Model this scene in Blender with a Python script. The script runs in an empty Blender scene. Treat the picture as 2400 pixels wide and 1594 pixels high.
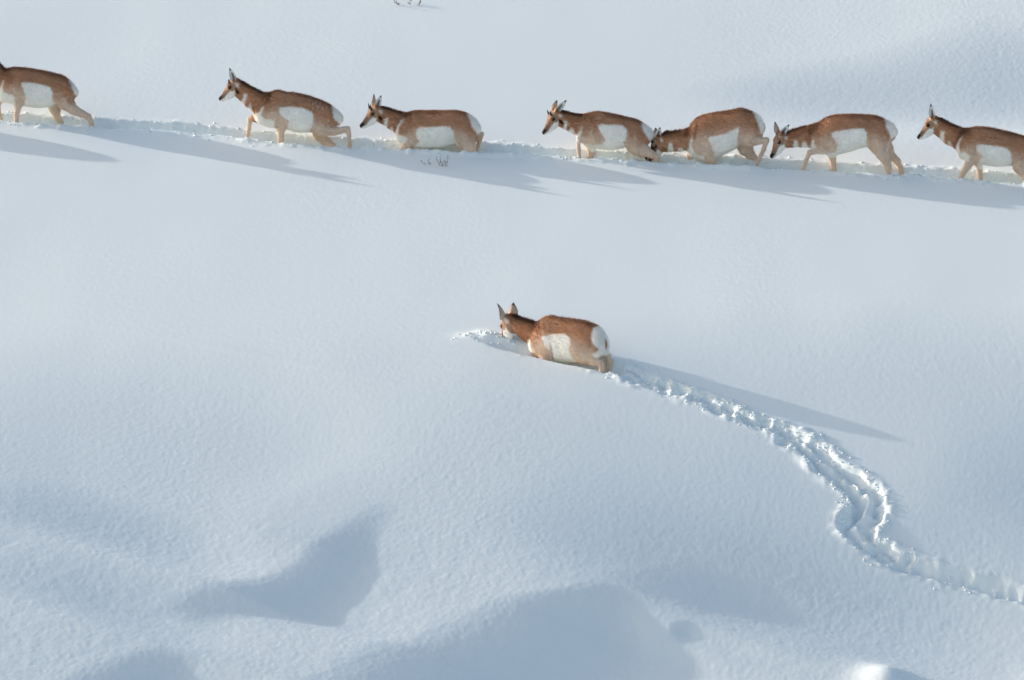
import bpy, math, random
import numpy as np
from mathutils import Vector, Matrix

random.seed(7)
RNG = np.random.default_rng(11)
SC = bpy.context.scene
COL = SC.collection

# ------------------------------------------------------------------ camera, sky, sun, exposure
W_PX, H_PX = 2400.0, 1594.0
DIST, ELEV = 100.0, math.radians(10.0)
LENS = 300.0
F_PX = W_PX * LENS / 36.0
CAM = np.array([0.0, -DIST * math.cos(ELEV), DIST * math.sin(ELEV)])
FWD = -CAM / DIST
RIGHT = np.array([1.0, 0.0, 0.0])
UP = np.cross(RIGHT, FWD)
cam = bpy.data.cameras.new('camera'); cam.lens = LENS; cam.sensor_width = 36.0
cam.clip_start = 1.0; cam.clip_end = 20000.0
cam_ob = bpy.data.objects.new('camera', cam); COL.objects.link(cam_ob)
cam_ob.location = CAM
cam_ob.rotation_euler = (math.pi / 2 - ELEV, 0, 0)
SC.camera = cam_ob

SUN_D = np.array([4.4, -1.82, -1.38]); SUN_D /= np.linalg.norm(SUN_D)      # the way the light travels
world = bpy.data.worlds.new('World'); SC.world = world; world.use_nodes = True
nt = world.node_tree; nt.nodes.clear()
wo = nt.nodes.new('ShaderNodeOutputWorld'); bg = nt.nodes.new('ShaderNodeBackground')
sky = nt.nodes.new('ShaderNodeTexSky'); sky.sky_type = 'NISHITA'; sky.sun_disc = False
sky.sun_elevation = math.asin(-SUN_D[2]); sky.sun_rotation = math.atan2(-SUN_D[0], -SUN_D[1])
sky.air_density = 1.0; sky.dust_density = 2.8; sky.ozone_density = 0.6
bg.inputs['Strength'].default_value = 0.15
nt.links.new(sky.outputs[0], bg.inputs[0]); nt.links.new(bg.outputs[0], wo.inputs[0])
sun = bpy.data.lights.new('sun', 'SUN'); sun.energy = 2.4; sun.angle = math.radians(0.53)
sun.color = (1.0, 0.965, 0.91)
sun_ob = bpy.data.objects.new('sun', sun); COL.objects.link(sun_ob)
sun_ob.rotation_euler = Vector(SUN_D).to_track_quat('-Z', 'Y').to_euler()
SC.view_settings.view_transform = 'Standard'; SC.view_settings.look = 'None'
SC.view_settings.exposure = 0.56; SC.view_settings.gamma = 1.0
SC.view_settings.use_curve_mapping = False
SC.cycles.use_denoising = True; SC.cycles.denoiser = 'OPENIMAGEDENOISE'
SC.cycles.denoising_input_passes = 'RGB_ALBEDO_NORMAL'; SC.cycles.denoising_prefilter = 'ACCURATE'
SC.cycles.max_bounces = 12; SC.cycles.diffuse_bounces = 10

# ------------------------------------------------------------------ helpers
def tag(o, label=None, cat=None, group=None, kind=None):
    if label: o['label'] = label
    if cat: o['category'] = cat
    if group: o['group'] = group
    if kind: o['kind'] = kind
    return o

def ray(px, py):
    d = FWD + RIGHT * ((px - W_PX / 2) / F_PX) + UP * ((H_PX / 2 - py) / F_PX)
    return d / np.linalg.norm(d)

def project(P):
    q = P - CAM
    z = q @ FWD
    return W_PX / 2 + F_PX * (q @ RIGHT) / z, H_PX / 2 - F_PX * (q @ UP) / z

def sstep(a, b, x):
    t = np.clip((x - a) / (b - a), 0, 1)
    return t * t * (3 - 2 * t)

_H = np.random.default_rng(5).random((512, 512))
def vnoise(x, y, seed=0):
    x = np.asarray(x) + seed * 17.31; y = np.asarray(y) + seed * 9.77
    xi = np.floor(x).astype(np.int64); yi = np.floor(y).astype(np.int64)
    fx = x - xi; fy = y - yi
    fx = fx * fx * (3 - 2 * fx); fy = fy * fy * (3 - 2 * fy)
    a = _H[xi & 511, yi & 511]; b = _H[(xi + 1) & 511, yi & 511]
    c = _H[xi & 511, (yi + 1) & 511]; d = _H[(xi + 1) & 511, (yi + 1) & 511]
    return (a + (b - a) * fx) * (1 - fy) + (c + (d - c) * fx) * fy - 0.5

def mesh_obj(name, verts, faces, mat, parent=None, smooth=True, colors=None):
    verts = np.asarray(verts, dtype=np.float32).reshape(-1, 3)
    me = bpy.data.meshes.new(name)
    if isinstance(faces, np.ndarray):
        n, k = faces.shape
        me.vertices.add(len(verts)); me.vertices.foreach_set('co', verts.ravel())
        me.loops.add(n * k); me.loops.foreach_set('vertex_index', faces.astype(np.int32).ravel())
        me.polygons.add(n)
        me.polygons.foreach_set('loop_start', np.arange(0, n * k, k, dtype=np.int32))
        me.polygons.foreach_set('loop_total', np.full(n, k, dtype=np.int32))
        me.update(calc_edges=True); me.validate()
    else:
        me.from_pydata([tuple(v) for v in verts.tolist()], [], faces)
    if smooth:
        me.polygons.foreach_set('use_smooth', np.ones(len(me.polygons), dtype=bool))
    if colors is not None:
        at = me.color_attributes.new('coat', 'FLOAT_COLOR', 'POINT')
        c4 = np.ones((len(verts), 4), dtype=np.float32); c4[:, :3] = colors
        at.data.foreach_set('color', c4.ravel())
    me.materials.append(mat)
    o = bpy.data.objects.new(name, me); COL.objects.link(o)
    if parent is not None: o.parent = parent
    return o

class Soup:
    """collects vertices, faces and colours of one mesh"""
    def __init__(self): self.v = []; self.f = []; self.c = []
    def add(self, verts, faces, col=None):
        b = len(self.v)
        self.v.extend([tuple(float(q) for q in p) for p in verts])
        self.f.extend([tuple(i + b for i in f) for f in faces])
        if col is not None:
            col = np.asarray(col, dtype=float)
            if col.ndim == 1: col = np.repeat(col[None], len(verts), 0)
            self.c.extend(col.tolist())
    def tube(self, pts, rads, n=6, col=None):
        pts = [np.asarray(p, dtype=float) for p in pts]
        vs = []; fs = []
        for i, (p, r) in enumerate(zip(pts, rads)):
            t = pts[min(i + 1, len(pts) - 1)] - pts[max(i - 1, 0)]
            t /= max(np.linalg.norm(t), 1e-9)
            a = np.cross(t, [0.31, 0.83, 0.47]); a /= max(np.linalg.norm(a), 1e-9); b = np.cross(t, a)
            for k in range(n):
                w = 2 * math.pi * k / n
                vs.append(p + r * (math.cos(w) * a + math.sin(w) * b))
        for i in range(len(pts) - 1):
            for k in range(n):
                fs.append((i * n + k, i * n + (k + 1) % n, (i + 1) * n + (k + 1) % n, (i + 1) * n + k))
        fs.append(tuple(range(n))[::-1]); fs.append(tuple((len(pts) - 1) * n + k for k in range(n)))
        self.add(vs, fs, col)
    def build(self, name, mat, parent=None, smooth=True):
        return mesh_obj(name, self.v, self.f, mat, parent, smooth, np.array(self.c) if self.c else None)

# ------------------------------------------------------------------ materials
def new_mat(name):
    m = bpy.data.materials.new(name); m.use_nodes = True
    return m, m.node_tree, m.node_tree.nodes['Principled BSDF']

def snow_material():
    m, t, p = new_mat('snow')
    N = t.nodes.new
    p.inputs['Base Color'].default_value = (0.872, 0.917, 0.905, 1)
    p.inputs['Roughness'].default_value = 0.75
    p.inputs['Specular IOR Level'].default_value = 0.25
    tc = N('ShaderNodeTexCoord')
    n1 = N('ShaderNodeTexNoise'); n1.inputs['Scale'].default_value = 55.0; n1.inputs['Detail'].default_value = 4.0
    n1.inputs['Roughness'].default_value = 0.6
    bp = N('ShaderNodeBump'); bp.inputs['Strength'].default_value = 0.35; bp.inputs['Distance'].default_value = 0.0022
    t.links.new(tc.outputs['Object'], n1.inputs['Vector'])
    t.links.new(n1.outputs['Fac'], bp.inputs['Height'])
    t.links.new(bp.outputs['Normal'], p.inputs['Normal'])
    return m

def coat_material():
    m, t, p = new_mat('pronghorn_coat')
    N = t.nodes.new
    at = N('ShaderNodeAttribute'); at.attribute_name = 'coat'
    tc = N('ShaderNodeTexCoord')
    mp = N('ShaderNodeMapping'); mp.inputs['Scale'].default_value = (60, 60, 26)
    n1 = N('ShaderNodeTexNoise'); n1.inputs['Scale'].default_value = 1.0; n1.inputs['Detail'].default_value = 4.0
    mp2 = N('ShaderNodeMapping'); mp2.inputs['Scale'].default_value = (9, 9, 7)
    n2 = N('ShaderNodeTexNoise'); n2.inputs['Scale'].default_value = 1.0; n2.inputs['Detail'].default_value = 3.0
    r = N('ShaderNodeMapRange'); r.inputs['From Min'].default_value = 0.25; r.inputs['From Max'].default_value = 0.75
    r.inputs['To Min'].default_value = 0.82; r.inputs['To Max'].default_value = 1.14
    r2 = N('ShaderNodeMapRange'); r2.inputs['From Min'].default_value = 0.3; r2.inputs['From Max'].default_value = 0.7
    r2.inputs['To Min'].default_value = 0.88; r2.inputs['To Max'].default_value = 1.08
    mul = N('ShaderNodeMath'); mul.operation = 'MULTIPLY'
    vm = N('ShaderNodeVectorMath'); vm.operation = 'SCALE'
    bp = N('ShaderNodeBump'); bp.inputs['Strength'].default_value = 0.5; bp.inputs['Distance'].default_value = 0.006
    L = t.links.new
    L(tc.outputs['Object'], mp.inputs['Vector']); L(mp.outputs['Vector'], n1.inputs['Vector'])
    L(tc.outputs['Object'], mp2.inputs['Vector']); L(mp2.outputs['Vector'], n2.inputs['Vector'])
    L(n1.outputs['Fac'], r.inputs['Value']); L(n2.outputs['Fac'], r2.inputs['Value'])
    L(r.outputs['Result'], mul.inputs[0]); L(r2.outputs['Result'], mul.inputs[1])
    L(at.outputs['Color'], vm.inputs[0]); L(mul.outputs['Value'], vm.inputs['Scale'])
    L(vm.outputs['Vector'], p.inputs['Base Color'])
    L(n1.outputs['Fac'], bp.inputs['Height']); L(bp.outputs['Normal'], p.inputs['Normal'])
    p.inputs['Roughness'].default_value = 0.85
    p.inputs['Specular IOR Level'].default_value = 0.15
    p.inputs['Sheen Weight'].default_value = 0.25; p.inputs['Sheen Roughness'].default_value = 0.5
    p.inputs['Sheen Tint'].default_value = (1.0, 0.75, 0.55, 1)
    return m

def plain_material(name, col, rough=0.7, spec=0.3, vary=0.25, scale=40.0):
    m, t, p = new_mat(name)
    n1 = t.nodes.new('ShaderNodeTexNoise'); n1.inputs['Scale'].default_value = scale
    tc = t.nodes.new('ShaderNodeTexCoord')
    r = t.nodes.new('ShaderNodeMapRange'); r.inputs['To Min'].default_value = 1 - vary; r.inputs['To Max'].default_value = 1 + vary
    vm = t.nodes.new('ShaderNodeVectorMath'); vm.operation = 'SCALE'; vm.inputs[0].default_value = col
    t.links.new(tc.outputs['Object'], n1.inputs['Vector']); t.links.new(n1.outputs['Fac'], r.inputs['Value'])
    t.links.new(r.outputs['Result'], vm.inputs['Scale']); t.links.new(vm.outputs['Vector'], p.inputs['Base Color'])
    p.inputs['Roughness'].default_value = rough; p.inputs['Specular IOR Level'].default_value = spec
    return m

M_SNOW = snow_material()
M_COAT = coat_material()
M_EYE = plain_material('dark_eye', (0.008, 0.006, 0.006), 0.12, 0.5, 0.1)
M_HORN = plain_material('black_horn', (0.022, 0.018, 0.016), 0.5, 0.4, 0.3)
M_MANE = plain_material('dark_mane_hair', (0.085, 0.038, 0.022), 0.8, 0.2, 0.4, 25.0)
M_TWIG = plain_material('dry_twig', (0.20, 0.14, 0.115), 0.85, 0.2, 0.4, 60.0)

# ------------------------------------------------------------------ the snow slope
TAN_S = 0.268
LX, LY = SUN_D[0] / math.hypot(SUN_D[0], SUN_D[1]), SUN_D[1] / math.hypot(SUN_D[0], SUN_D[1])

def blob(x, y, cx, cy, sx, sy, ang=0.0):
    ca, sa = math.cos(ang), math.sin(ang)
    u = (x - cx) * ca + (y - cy) * sa; v = -(x - cx) * sa + (y - cy) * ca
    return np.exp(-0.5 * ((u / sx) ** 2 + (v / sy) ** 2))

def plane_xy(px, py):
    """where a sight line meets the plain slope (for laying out drifts)"""
    d = ray(px, py); n = np.array([0, -TAN_S, 1.0])
    t = -(CAM @ n) / (d @ n); p = CAM + t * d
    return p[0], p[1]

def drift(px, py, amp, sx, sy, ang=0.0):
    cx, cy = plane_xy(px, py)
    return (cx, cy, amp, sx, sy, ang)

def smooth_interp(xs, vs):
    """cubic interpolation through points"""
    xs = np.array(xs, float); vs = np.array(vs, float)
    m = np.gradient(vs, xs)
    def f(x):
        x = np.clip(x, xs[0], xs[-1])
        i = np.clip(np.searchsorted(xs, x, side='right') - 1, 0, len(xs) - 2)
        h = xs[i + 1] - xs[i]; t = (x - xs[i]) / h
        return ((2 * t ** 3 - 3 * t ** 2 + 1) * vs[i] + (t ** 3 - 2 * t ** 2 + t) * h * m[i] + (-2 * t ** 3 + 3 * t ** 2) * vs[i + 1] + (t ** 3 - t ** 2) * h * m[i + 1])
    return f

DRIFTS = [
    drift(2250, 1180, -0.04, 1.6, 1.6, 0.0),
        drift(2230, 1030, 0.05, 0.8, 0.8, 0.0),
]
MOUND = (4.12, -6.72, 0.13, 0.19, 0.26, 0.0)
# lee hollows scoured by the wind: (across-wind position, crest, length, drop), the ground falls behind the crest and climbs back slowly
LEES = [
    ([(-7.9, -.9, .6, 0.000), (-7.3, -.83, .9, 0.078), (-6.9, -.62, 1.35, 0.147), (-6.45, -.38, 1.15, 0.134), (-6.07, -.18, .95, 0.117), (-5.2, -.12, .75, 0.078), (-4.6, -.02, .5, 0.030), (-3.9, .05, .4, 0.000)], 1.0, 7.0, -.12, 0),
    ([(-10.0, 1.3, 2.6, 0.000), (-8.6, 1.1, 3.3, 0.346), (-7.3, 1.25, 3.4, 0.406), (-6.5, 1.6, 3.05, 0.372), (-5.9, 1.82, 2.75, 0.337), (-5.4, 2.02, 2.4, 0.294), (-5.15, 2.15, 2.15, 0.259), (-4.9, 2.4, 1.6, 0.190), (-4.65, 2.65, 1.1, 0.112), (-4.2, 2.9, .7, 0.000)], .85, 9.0, -.12, -.1),
    ([(-10.8, -1.1, 1.0, 0.000), (-9.9, -1.1, 1.5, 0.173), (-9.2, -.9, 1.2, 0.138), (-8.8, -.7, .8, 0.078), (-8.35, -.5, .6, 0.000)], 1.0, 6.0, -.1, -.2),
    ([(-7.0, -4.2, 2.6, 0), (-6.4, -4.0, 2.8, .10), (-6.0, -3.8, 2.6, .09), (-5.4, -3.6, 2.4, 0)], 1.0, 3.0, 0, 0),
    ([(-8.6, -3.4, 2.6, 0), (-8.0, -3.3, 2.6, .09), (-7.5, -3.0, 2.3, .06), (-7.0, -2.8, 2.0, 0)], 1.0, 3.0, 0, 0),
    ([(-4.6, 2.8, 1.4, 0), (-4.2, 2.75, 1.6, .055), (-3.7, 3.1, 1.7, .055), (-3.1, 3.4, 1.4, 0)], .95, 4.0, 0, 0),
    ([(-4.95, 3.9, .4, 0), (-4.7, 3.82, .5, .04), (-4.5, 3.9, .4, 0)], .6, 1.5, 0, 0),
    ([(-5.6, 1.8, 5.0, 0), (-4.5, 1.4, 5.5, .16), (-3.5, 1.0, 6.0, .33), (-2.7, 1.2, 6.0, .28), (-1.9, 1.4, 6.0, .10), (-1.0, 1.6, 5.0, 0)], 1.0, 7.0, 0, 0),
    ([(-7.0, -6.5, 5.0, 0), (-4.6, -6.8, 5.0, .12), (-3.2, -6.5, 5.0, .12), (-1.5, -6.0, 4.0, 0)], 1.0, 7.0, 0, 0),
    ([(6.9, -.9, 2.2, 0), (7.8, -.7, 2.8, .13), (8.5, -.1, 3.4, .20), (9.3, .7, 3.6, .22), (10.2, 1.3, 3.4, .17), (11.2, 1.8, 2.4, 0)], 1.0, 6.0, 0, 0),
]
def lees(x, y):
    u = x * LX + y * LY; v = -x * LY + y * LX
    z = np.zeros_like(u)
    for tab, soft, back, du, dv in LEES:
        T = np.array(tab, dtype=float) + np.array([dv, du, 0, 0])
        m = (v > T[0, 0]) & (v < T[-1, 0]) & (u > T[:, 1].min() - 0.2) & (u < T[:, 1].max() + T[:, 2].max() + 4 * back)
        if not m.any(): continue
        j = np.nonzero(m)
        d = np.maximum(smooth_interp(T[:, 0], T[:, 3])(v[j]), 0); u0 = smooth_interp(T[:, 0], T[:, 1])(v[j]); ln = smooth_interp(T[:, 0], T[:, 2])(v[j])
        t = u[j] - u0
        z[j] -= d * sstep(0, 1, t / (ln * soft)) * np.exp(-np.maximum(t - ln * soft, 0) / back * sstep(0, 1, (t - ln * soft) / 1.0))
    return z

def terrain(x, y):
    x = np.asarray(x, dtype=float); y = np.asarray(y, dtype=float)
    z = TAN_S * 60.0 * np.tanh(y / 60.0)
    s = sstep(1.0, -5.2, y)
    fade = np.exp(-(np.maximum(np.abs(x) - 8, 0) / 10) ** 2)
    z = z - 0.088 * s * (20 * np.tanh((x + 3.0) / 20)) * sstep(-40, -12, y)
    for cx, cy, a, sx, sy, ang in DRIFTS:
        z = z + a * blob(x, y, cx, cy, sx, sy, ang)
    z = z + lees(np.atleast_1d(x), np.atleast_1d(y)).reshape(z.shape)
    cx, cy, a, sx, sy, ang = MOUND
    z = z + a * blob(x, y, cx, cy, sx, sy, ang)
    z = z + 0.022 * vnoise(x * 0.45, y * 0.35, 1) + 0.006 * vnoise(x * 1.3, y * 0.9, 2)
    far = sstep(14, 60, np.hypot(x, y))
    z = z + far * 3.0 * vnoise(x * 0.02, y * 0.02, 3)
    return z

def hit(px, py):
    d = ray(px, py)
    lo, hi = 80.0, 135.0
    ts = np.linspace(lo, hi, 500)
    P = CAM[None] + ts[:, None] * d[None]
    g = P[:, 2] - terrain(P[:, 0], P[:, 1])
    i = int(np.argmax(g < 0))
    a, b = ts[i - 1], ts[i]
    for _ in range(25):
        m = 0.5 * (a + b); p = CAM + m * d
        if p[2] - terrain(p[0], p[1]) < 0: b = m
        else: a = m
    return CAM + a * d

def resample(pts, step=0.12):
    pts = np.array(pts, dtype=float)
    # Catmull-Rom through the points, then even steps
    out = []
    for i in range(len(pts) - 1):
        p0 = pts[max(i - 1, 0)]; p1 = pts[i]; p2 = pts[i + 1]; p3 = pts[min(i + 2, len(pts) - 1)]
        n = max(2, int(np.linalg.norm(p2[:2] - p1[:2]) / step))
        for k in range(n):
            t = k / n
            out.append(0.5 * (2 * p1 + (p2 - p0) * t + (2 * p0 - 5 * p1 + 4 * p2 - p3) * t * t + (3 * p1 - p0 - 3 * p2 + p3) * t ** 3))
    out.append(pts[-1])
    return np.array(out)

# the herd's trench: its near lip runs through these sight lines
ROW_LIP = [(-700, 262), (-350, 272), (0, 286), (218, 298), (450, 312), (640, 332), (830, 347), (1000, 354), (1200, 362), (1400, 373),
           (1600, 385), (1800, 395), (2000, 405), (2200, 417), (2400, 432), (2650, 450)]
ROW_HALF = 0.088
ROW_DEPTH = 0.27
_row = [hit(px, py) for px, py in ROW_LIP]
ROW = np.array([[p[0], p[1] + ROW_HALF + 0.03] for p in _row])
# the lone animal's trench: centre line, half width, depth, ridge in the middle, lumpiness
LONE = [(1120, 797, .04, .015, 0, .05), (1150, 803, .07, .035, 0, .05), (1200, 813, .10, .065, 0, .06), (1260, 822, .13, .15, 0, .1), (1340, 836, .15, .24, 0, .2),
        (1420, 857, .13, .17, .1, .7), (1500, 886, .10, .07, .3, .9), (1580, 914, .085, .04, .4, 1.0), (1660, 944, .08, .04, .5, 1.05),
        (1740, 975, .085, .04, .5, 1.05), (1820, 1006, .10, .06, .5, 1.0), (1890, 1046, .13, .10, .7, .95), (1950, 1096, .17, .13, .8, .95),
        (2015, 1143, .19, .13, .8, .9), (2035, 1185, .21, .135, .8, .9), (2012, 1230, .19, .135, .7, .9), (2040, 1278, .15, .11, .5, .8), (2100, 1310, .13, .11, .2, .6),
        (2170, 1334, .12, .09, 0, .3), (2270, 1360, .12, .085, 0, .28), (2420, 1400, .12, .085, 0, .28), (2600, 1450, .12, .085, 0, .28)]
_lp = []
for px, py, hw, dp, rg, lm in LONE:
    p = hit(px, py); _lp.append([p[0], p[1], hw, dp, rg, lm])
LONE_P = resample(_lp, 0.10)
ROW_P = resample(ROW, 0.15)

def near_path(x, y, P, reach):
    """signed distance (left of travel negative), arc length and segment parameter of the nearest path point"""
    n = len(x)
    best = np.full(n, 1e9); sd = np.full(n, 1e9); arc = np.zeros(n); idx = np.zeros(n)
    s0 = 0.0
    for i in range(len(P) - 1):
        a = P[i, :2]; b = P[i + 1, :2]; ab = b - a; L2 = ab @ ab; L = math.sqrt(L2)
        m = (x > min(a[0], b[0]) - reach) & (x < max(a[0], b[0]) + reach) & (y > min(a[1], b[1]) - reach) & (y < max(a[1], b[1]) + reach)
        j = np.nonzero(m)[0]
        if len(j):
            dx = x[j] - a[0]; dy = y[j] - a[1]
            t = np.clip((dx * ab[0] + dy * ab[1]) / L2, 0, 1)
            ex = dx - t * ab[0]; ey = dy - t * ab[1]
            d = np.hypot(ex, ey)
            k = d < best[j]
            jj = j[k]
            best[jj] = d[k]
            sd[jj] = np.where(ab[0] * ey[k] - ab[1] * ex[k] > 0, d[k], -d[k])
            arc[jj] = s0 + t[k] * L; idx[jj] = i + t[k]
        s0 += L
    return best, sd, arc, idx

def make_pits():
    rs = np.random.default_rng(77); out = []
    s0 = 0.0; nxt = 0.0
    for i in range(len(LONE_P) - 1):
        a = LONE_P[i]; b = LONE_P[i + 1]; d = b[:2] - a[:2]; L = math.hypot(*d)
        tx, ty = d / L
        while nxt < s0 + L:
            t = (nxt - s0) / L; c = a + (b - a) * t
            if c[5] > 0.25 and c[0] > 1.15:
                for side in (-1, 1):
                    q = side * c[2] * (0.50 if c[4] > .15 else 0.25) + rs.normal(0, 0.03)
                    al = rs.normal(0, 0.03)
                    w = min(1.0, c[5] + .25)
                    out.append((c[0] - ty * q + tx * al, c[1] + tx * q + ty * al, rs.uniform(.035, .065) * (1 + 0.5 * (c[2] > .18)), rs.uniform(.04, .11) * (0.65 + 1.9 * (c[3] - .05)) * w, math.atan2(ty, tx) + rs.normal(0, .3)))
            nxt += rs.uniform(0.10, 0.17)
        s0 += L
    return out
PITS = make_pits()

def carve(x, y):
    """change of height made by the animals, for flat arrays of points"""
    dz = np.zeros_like(x)
    # --- herd trench
    d, q, arc, idx = near_path(x, y, ROW_P, 0.6)
    m = np.nonzero(d < 0.6)[0]
    if len(m):
        xx, yy, qq = x[m], y[m], q[m]
        wob = 0.045 * vnoise(xx * 2.1, yy * 2.1, 11) + 0.035 * vnoise(xx * 6, yy * 6, 12) + 0.026 * vnoise(xx * 15, yy * 15, 13)
        aq = np.abs(qq) + wob
        cut = sstep(ROW_HALF + 0.03, ROW_HALF - 0.03, aq)
        lump = vnoise(xx * 9, yy * 9, 14) + 0.5 * vnoise(xx * 21, yy * 21, 15)
        floor = -ROW_DEPTH + 0.06 * lump
        lip = np.exp(-((aq - ROW_HALF - 0.07) / 0.06) ** 2)
        berm = lip * (0.010 + 0.05 * np.maximum(vnoise(xx * 1.9, yy * 1.9, 16) + 0.05, 0) + (0.06 + 0.05 * (qq < 0)) * np.maximum(lump, 0) * sstep(-0.25, 0.15, vnoise(xx * 1.3, yy * 1.3, 17)))
        dz[m] += cut * floor + (1 - cut) * berm * np.where(qq > 0, 0.55, 1.0)
    # --- lone trail
    d, q, arc, idx = near_path(x, y, LONE_P, 0.9)
    m = np.nonzero(d < 0.9)[0]
    if len(m):
        xx, yy, qq = x[m], y[m], q[m]
        par = [np.interp(idx[m], np.arange(len(LONE_P)), LONE_P[:, c]) for c in (2, 3, 4, 5)]
        hw, dp, rg, lm = par
        warp = (0.07 * vnoise(xx * 2.6, yy * 2.6, 21) + 0.06 * vnoise(xx * 6, yy * 6, 22) + 0.03 * vnoise(xx * 14, yy * 14, 23)) * np.minimum(lm + .12, 1)
        q1 = qq + warp
        lump = vnoise(xx * 5.5, yy * 5.5, 24) + 0.8 * np.abs(vnoise(xx * 9, yy * 9, 25)) * 2 - 0.4 + 0.45 * vnoise(xx * 19, yy * 19, 26)
        off = 0.52 * hw * sstep(0.0, 0.5, rg); wf = hw * (0.80 - 0.42 * sstep(0.0, 0.5, rg))
        fur1 = np.exp(-np.abs((q1 - off) / wf) ** 3) * (0.8 + 0.55 * vnoise(arc[m] * 2.4, arc[m] * 0, 27) * np.minimum(lm, 1))
        fur2 = np.exp(-np.abs((q1 + off) / wf) ** 3) * (0.8 + 0.55 * vnoise(arc[m] * 2.4, arc[m] * 0 + 5, 29) * np.minimum(lm, 1))
        env = np.exp(-np.abs(q1 / (hw + 0.04)) ** 4)
        lip = np.exp(-((np.abs(q1) - hw - 0.05) / 0.06) ** 2)
        berm = lip * lm * (0.010 + 0.05 * np.maximum(vnoise(xx * 2.6, yy * 2.6, 28) + 0.15, 0) + 0.045 * np.maximum(lump, 0))
        brk = 1 - 0.5 * sstep(0.35, 0.8, lm)
        dz[m] += -dp * np.maximum(fur1, fur2) * 1.25 * brk + 0.045 * lm * lump * env + 0.6 * berm
        for cx, cy, r, dpt, an in PITS:
            k = np.nonzero((np.abs(xx - cx) < 4 * r) & (np.abs(yy - cy) < 4 * r))[0]
            if len(k) == 0: continue
            ca, sa = math.cos(an), math.sin(an)
            ux = ((xx[k] - cx) * ca + (yy[k] - cy) * sa) / 1.5; uy = -(xx[k] - cx) * sa + (yy[k] - cy) * ca
            rr = np.hypot(ux, uy) / r * (1 + 0.5 * vnoise(xx[k] * 12, yy[k] * 12, 33))
            dz[m[k]] += -dpt * np.exp(-rr ** 3) + 0.16 * dpt * np.exp(-((rr - 1.45) / .38) ** 2)
    # --- snow pushed up in front of the lone animal
    for px, py, a, sx, sy in ((1140, 790, .035, .09, .10), (1108, 790, .020, .14, .08), (1165, 793, .025, .08, .10), (1200, 797, .02, .14, .08)):
        c = hit(px, py)
        dz += a * blob(x, y, c[0], c[1], sx, sy) * (1 + 0.8 * vnoise(x * 9, y * 9, 31))
    return dz

def axis_coords(lo, hi, step, far):
    c = list(np.arange(lo, hi + 1e-6, step))
    s = step; v = lo; left = []
    while v > -far:
        s *= 1.22; v -= s; left.append(v)
    s = step; v = hi; right = []
    while v < far:
        s *= 1.22; v += s; right.append(v)
    return np.array(left[::-1] + c + right)

def build_snow():
    gx = axis_coords(-7.0, 7.0, 0.0175, 4000.0)
    gy = axis_coords(-10.3, 10.3, 0.025, 4000.0)
    X, Y = np.meshgrid(gx, gy, indexing='ij')
    x = X.ravel(); y = Y.ravel()
    z = terrain(x, y)
    inner = (np.abs(x) < 8.0) & (np.abs(y) < 11.5)
    j = np.nonzero(inner)[0]
    dz = carve(x[j], y[j])
    z[j] += dz
    # wind-packed grain of the surface
    g = RNG.standard_normal(X.shape)
    g = (g + np.roll(g, 1, 0) + np.roll(g, 1, 1) + np.roll(np.roll(g, 1, 0), 1, 1)) / 2.0
    amp = 0.00026 + 0.00030 * sstep(1.0, -5.0, Y) + 0.00020 * sstep(0.5, 4.0, X) * sstep(4.0, 6.5, Y) + 0.00028 * vnoise(X * 0.6, Y * 0.45, 43)
    low = sstep(-3.0, -5.5, Y)
    grain = np.maximum(amp, 0.00012) * g + low * (0.0024 * vnoise(X * 8, Y * 7, 44) + 0.0016 * vnoise(X * 19, Y * 15, 45))
    z[j] += grain.ravel()[j]
    nx, ny = X.shape
    I = np.arange(nx * ny).reshape(nx, ny)
    F = np.stack([I[:-1, :-1].ravel(), I[1:, :-1].ravel(), I[1:, 1:].ravel(), I[:-1, 1:].ravel()], 1)
    o = mesh_obj('snow_ground', np.stack([x, y, z], 1), F, M_SNOW)
    tag(o, 'wind-smoothed snow slope with drift hollows and two trodden trenches', kind='structure')
    return o

build_snow()

def snow_z(x, y):
    x = np.atleast_1d(np.asarray(x, float)); y = np.atleast_1d(np.asarray(y, float))
    return terrain(x, y) + carve(x, y)

# ------------------------------------------------------------------ loose snow clods along the trails
def clod_shape(r, seed):
    rs = np.random.default_rng(seed)
    t = (1 + 5 ** 0.5) / 2
    v = np.array([(-1, t, 0), (1, t, 0), (-1, -t, 0), (1, -t, 0), (0, -1, t), (0, 1, t), (0, -1, -t), (0, 1, -t), (t, 0, -1), (t, 0, 1), (-t, 0, -1), (-t, 0, 1)])
    f = [(0, 11, 5), (0, 5, 1), (0, 1, 7), (0, 7, 10), (0, 10, 11), (1, 5, 9), (5, 11, 4), (11, 10, 2), (10, 7, 6), (7, 1, 8),
         (3, 9, 4), (3, 4, 2), (3, 2, 6), (3, 6, 8), (3, 8, 9), (4, 9, 5), (2, 4, 11), (6, 2, 10), (8, 6, 7), (9, 8, 1)]
    # one subdivision
    v = list(v / np.linalg.norm(v[0])); mid = {}; nf = []
    def m(a, b):
        k = (min(a, b), max(a, b))
        if k not in mid:
            p = v[a] + v[b]; v.append(p / np.linalg.norm(p)); mid[k] = len(v) - 1
        return mid[k]
    for a, b, c in f:
        ab, bc, ca = m(a, b), m(b, c), m(c, a)
        nf += [(a, ab, ca), (b, bc, ab), (c, ca, bc), (ab, bc, ca)]
    v = np.array(v) * (1 + 0.28 * rs.standard_normal((len(v), 1)).clip(-1.2, 1.2))
    v *= r * np.array([1 + 0.3 * rs.random(), 1 + 0.3 * rs.random(), 0.75])
    return v, nf

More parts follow.
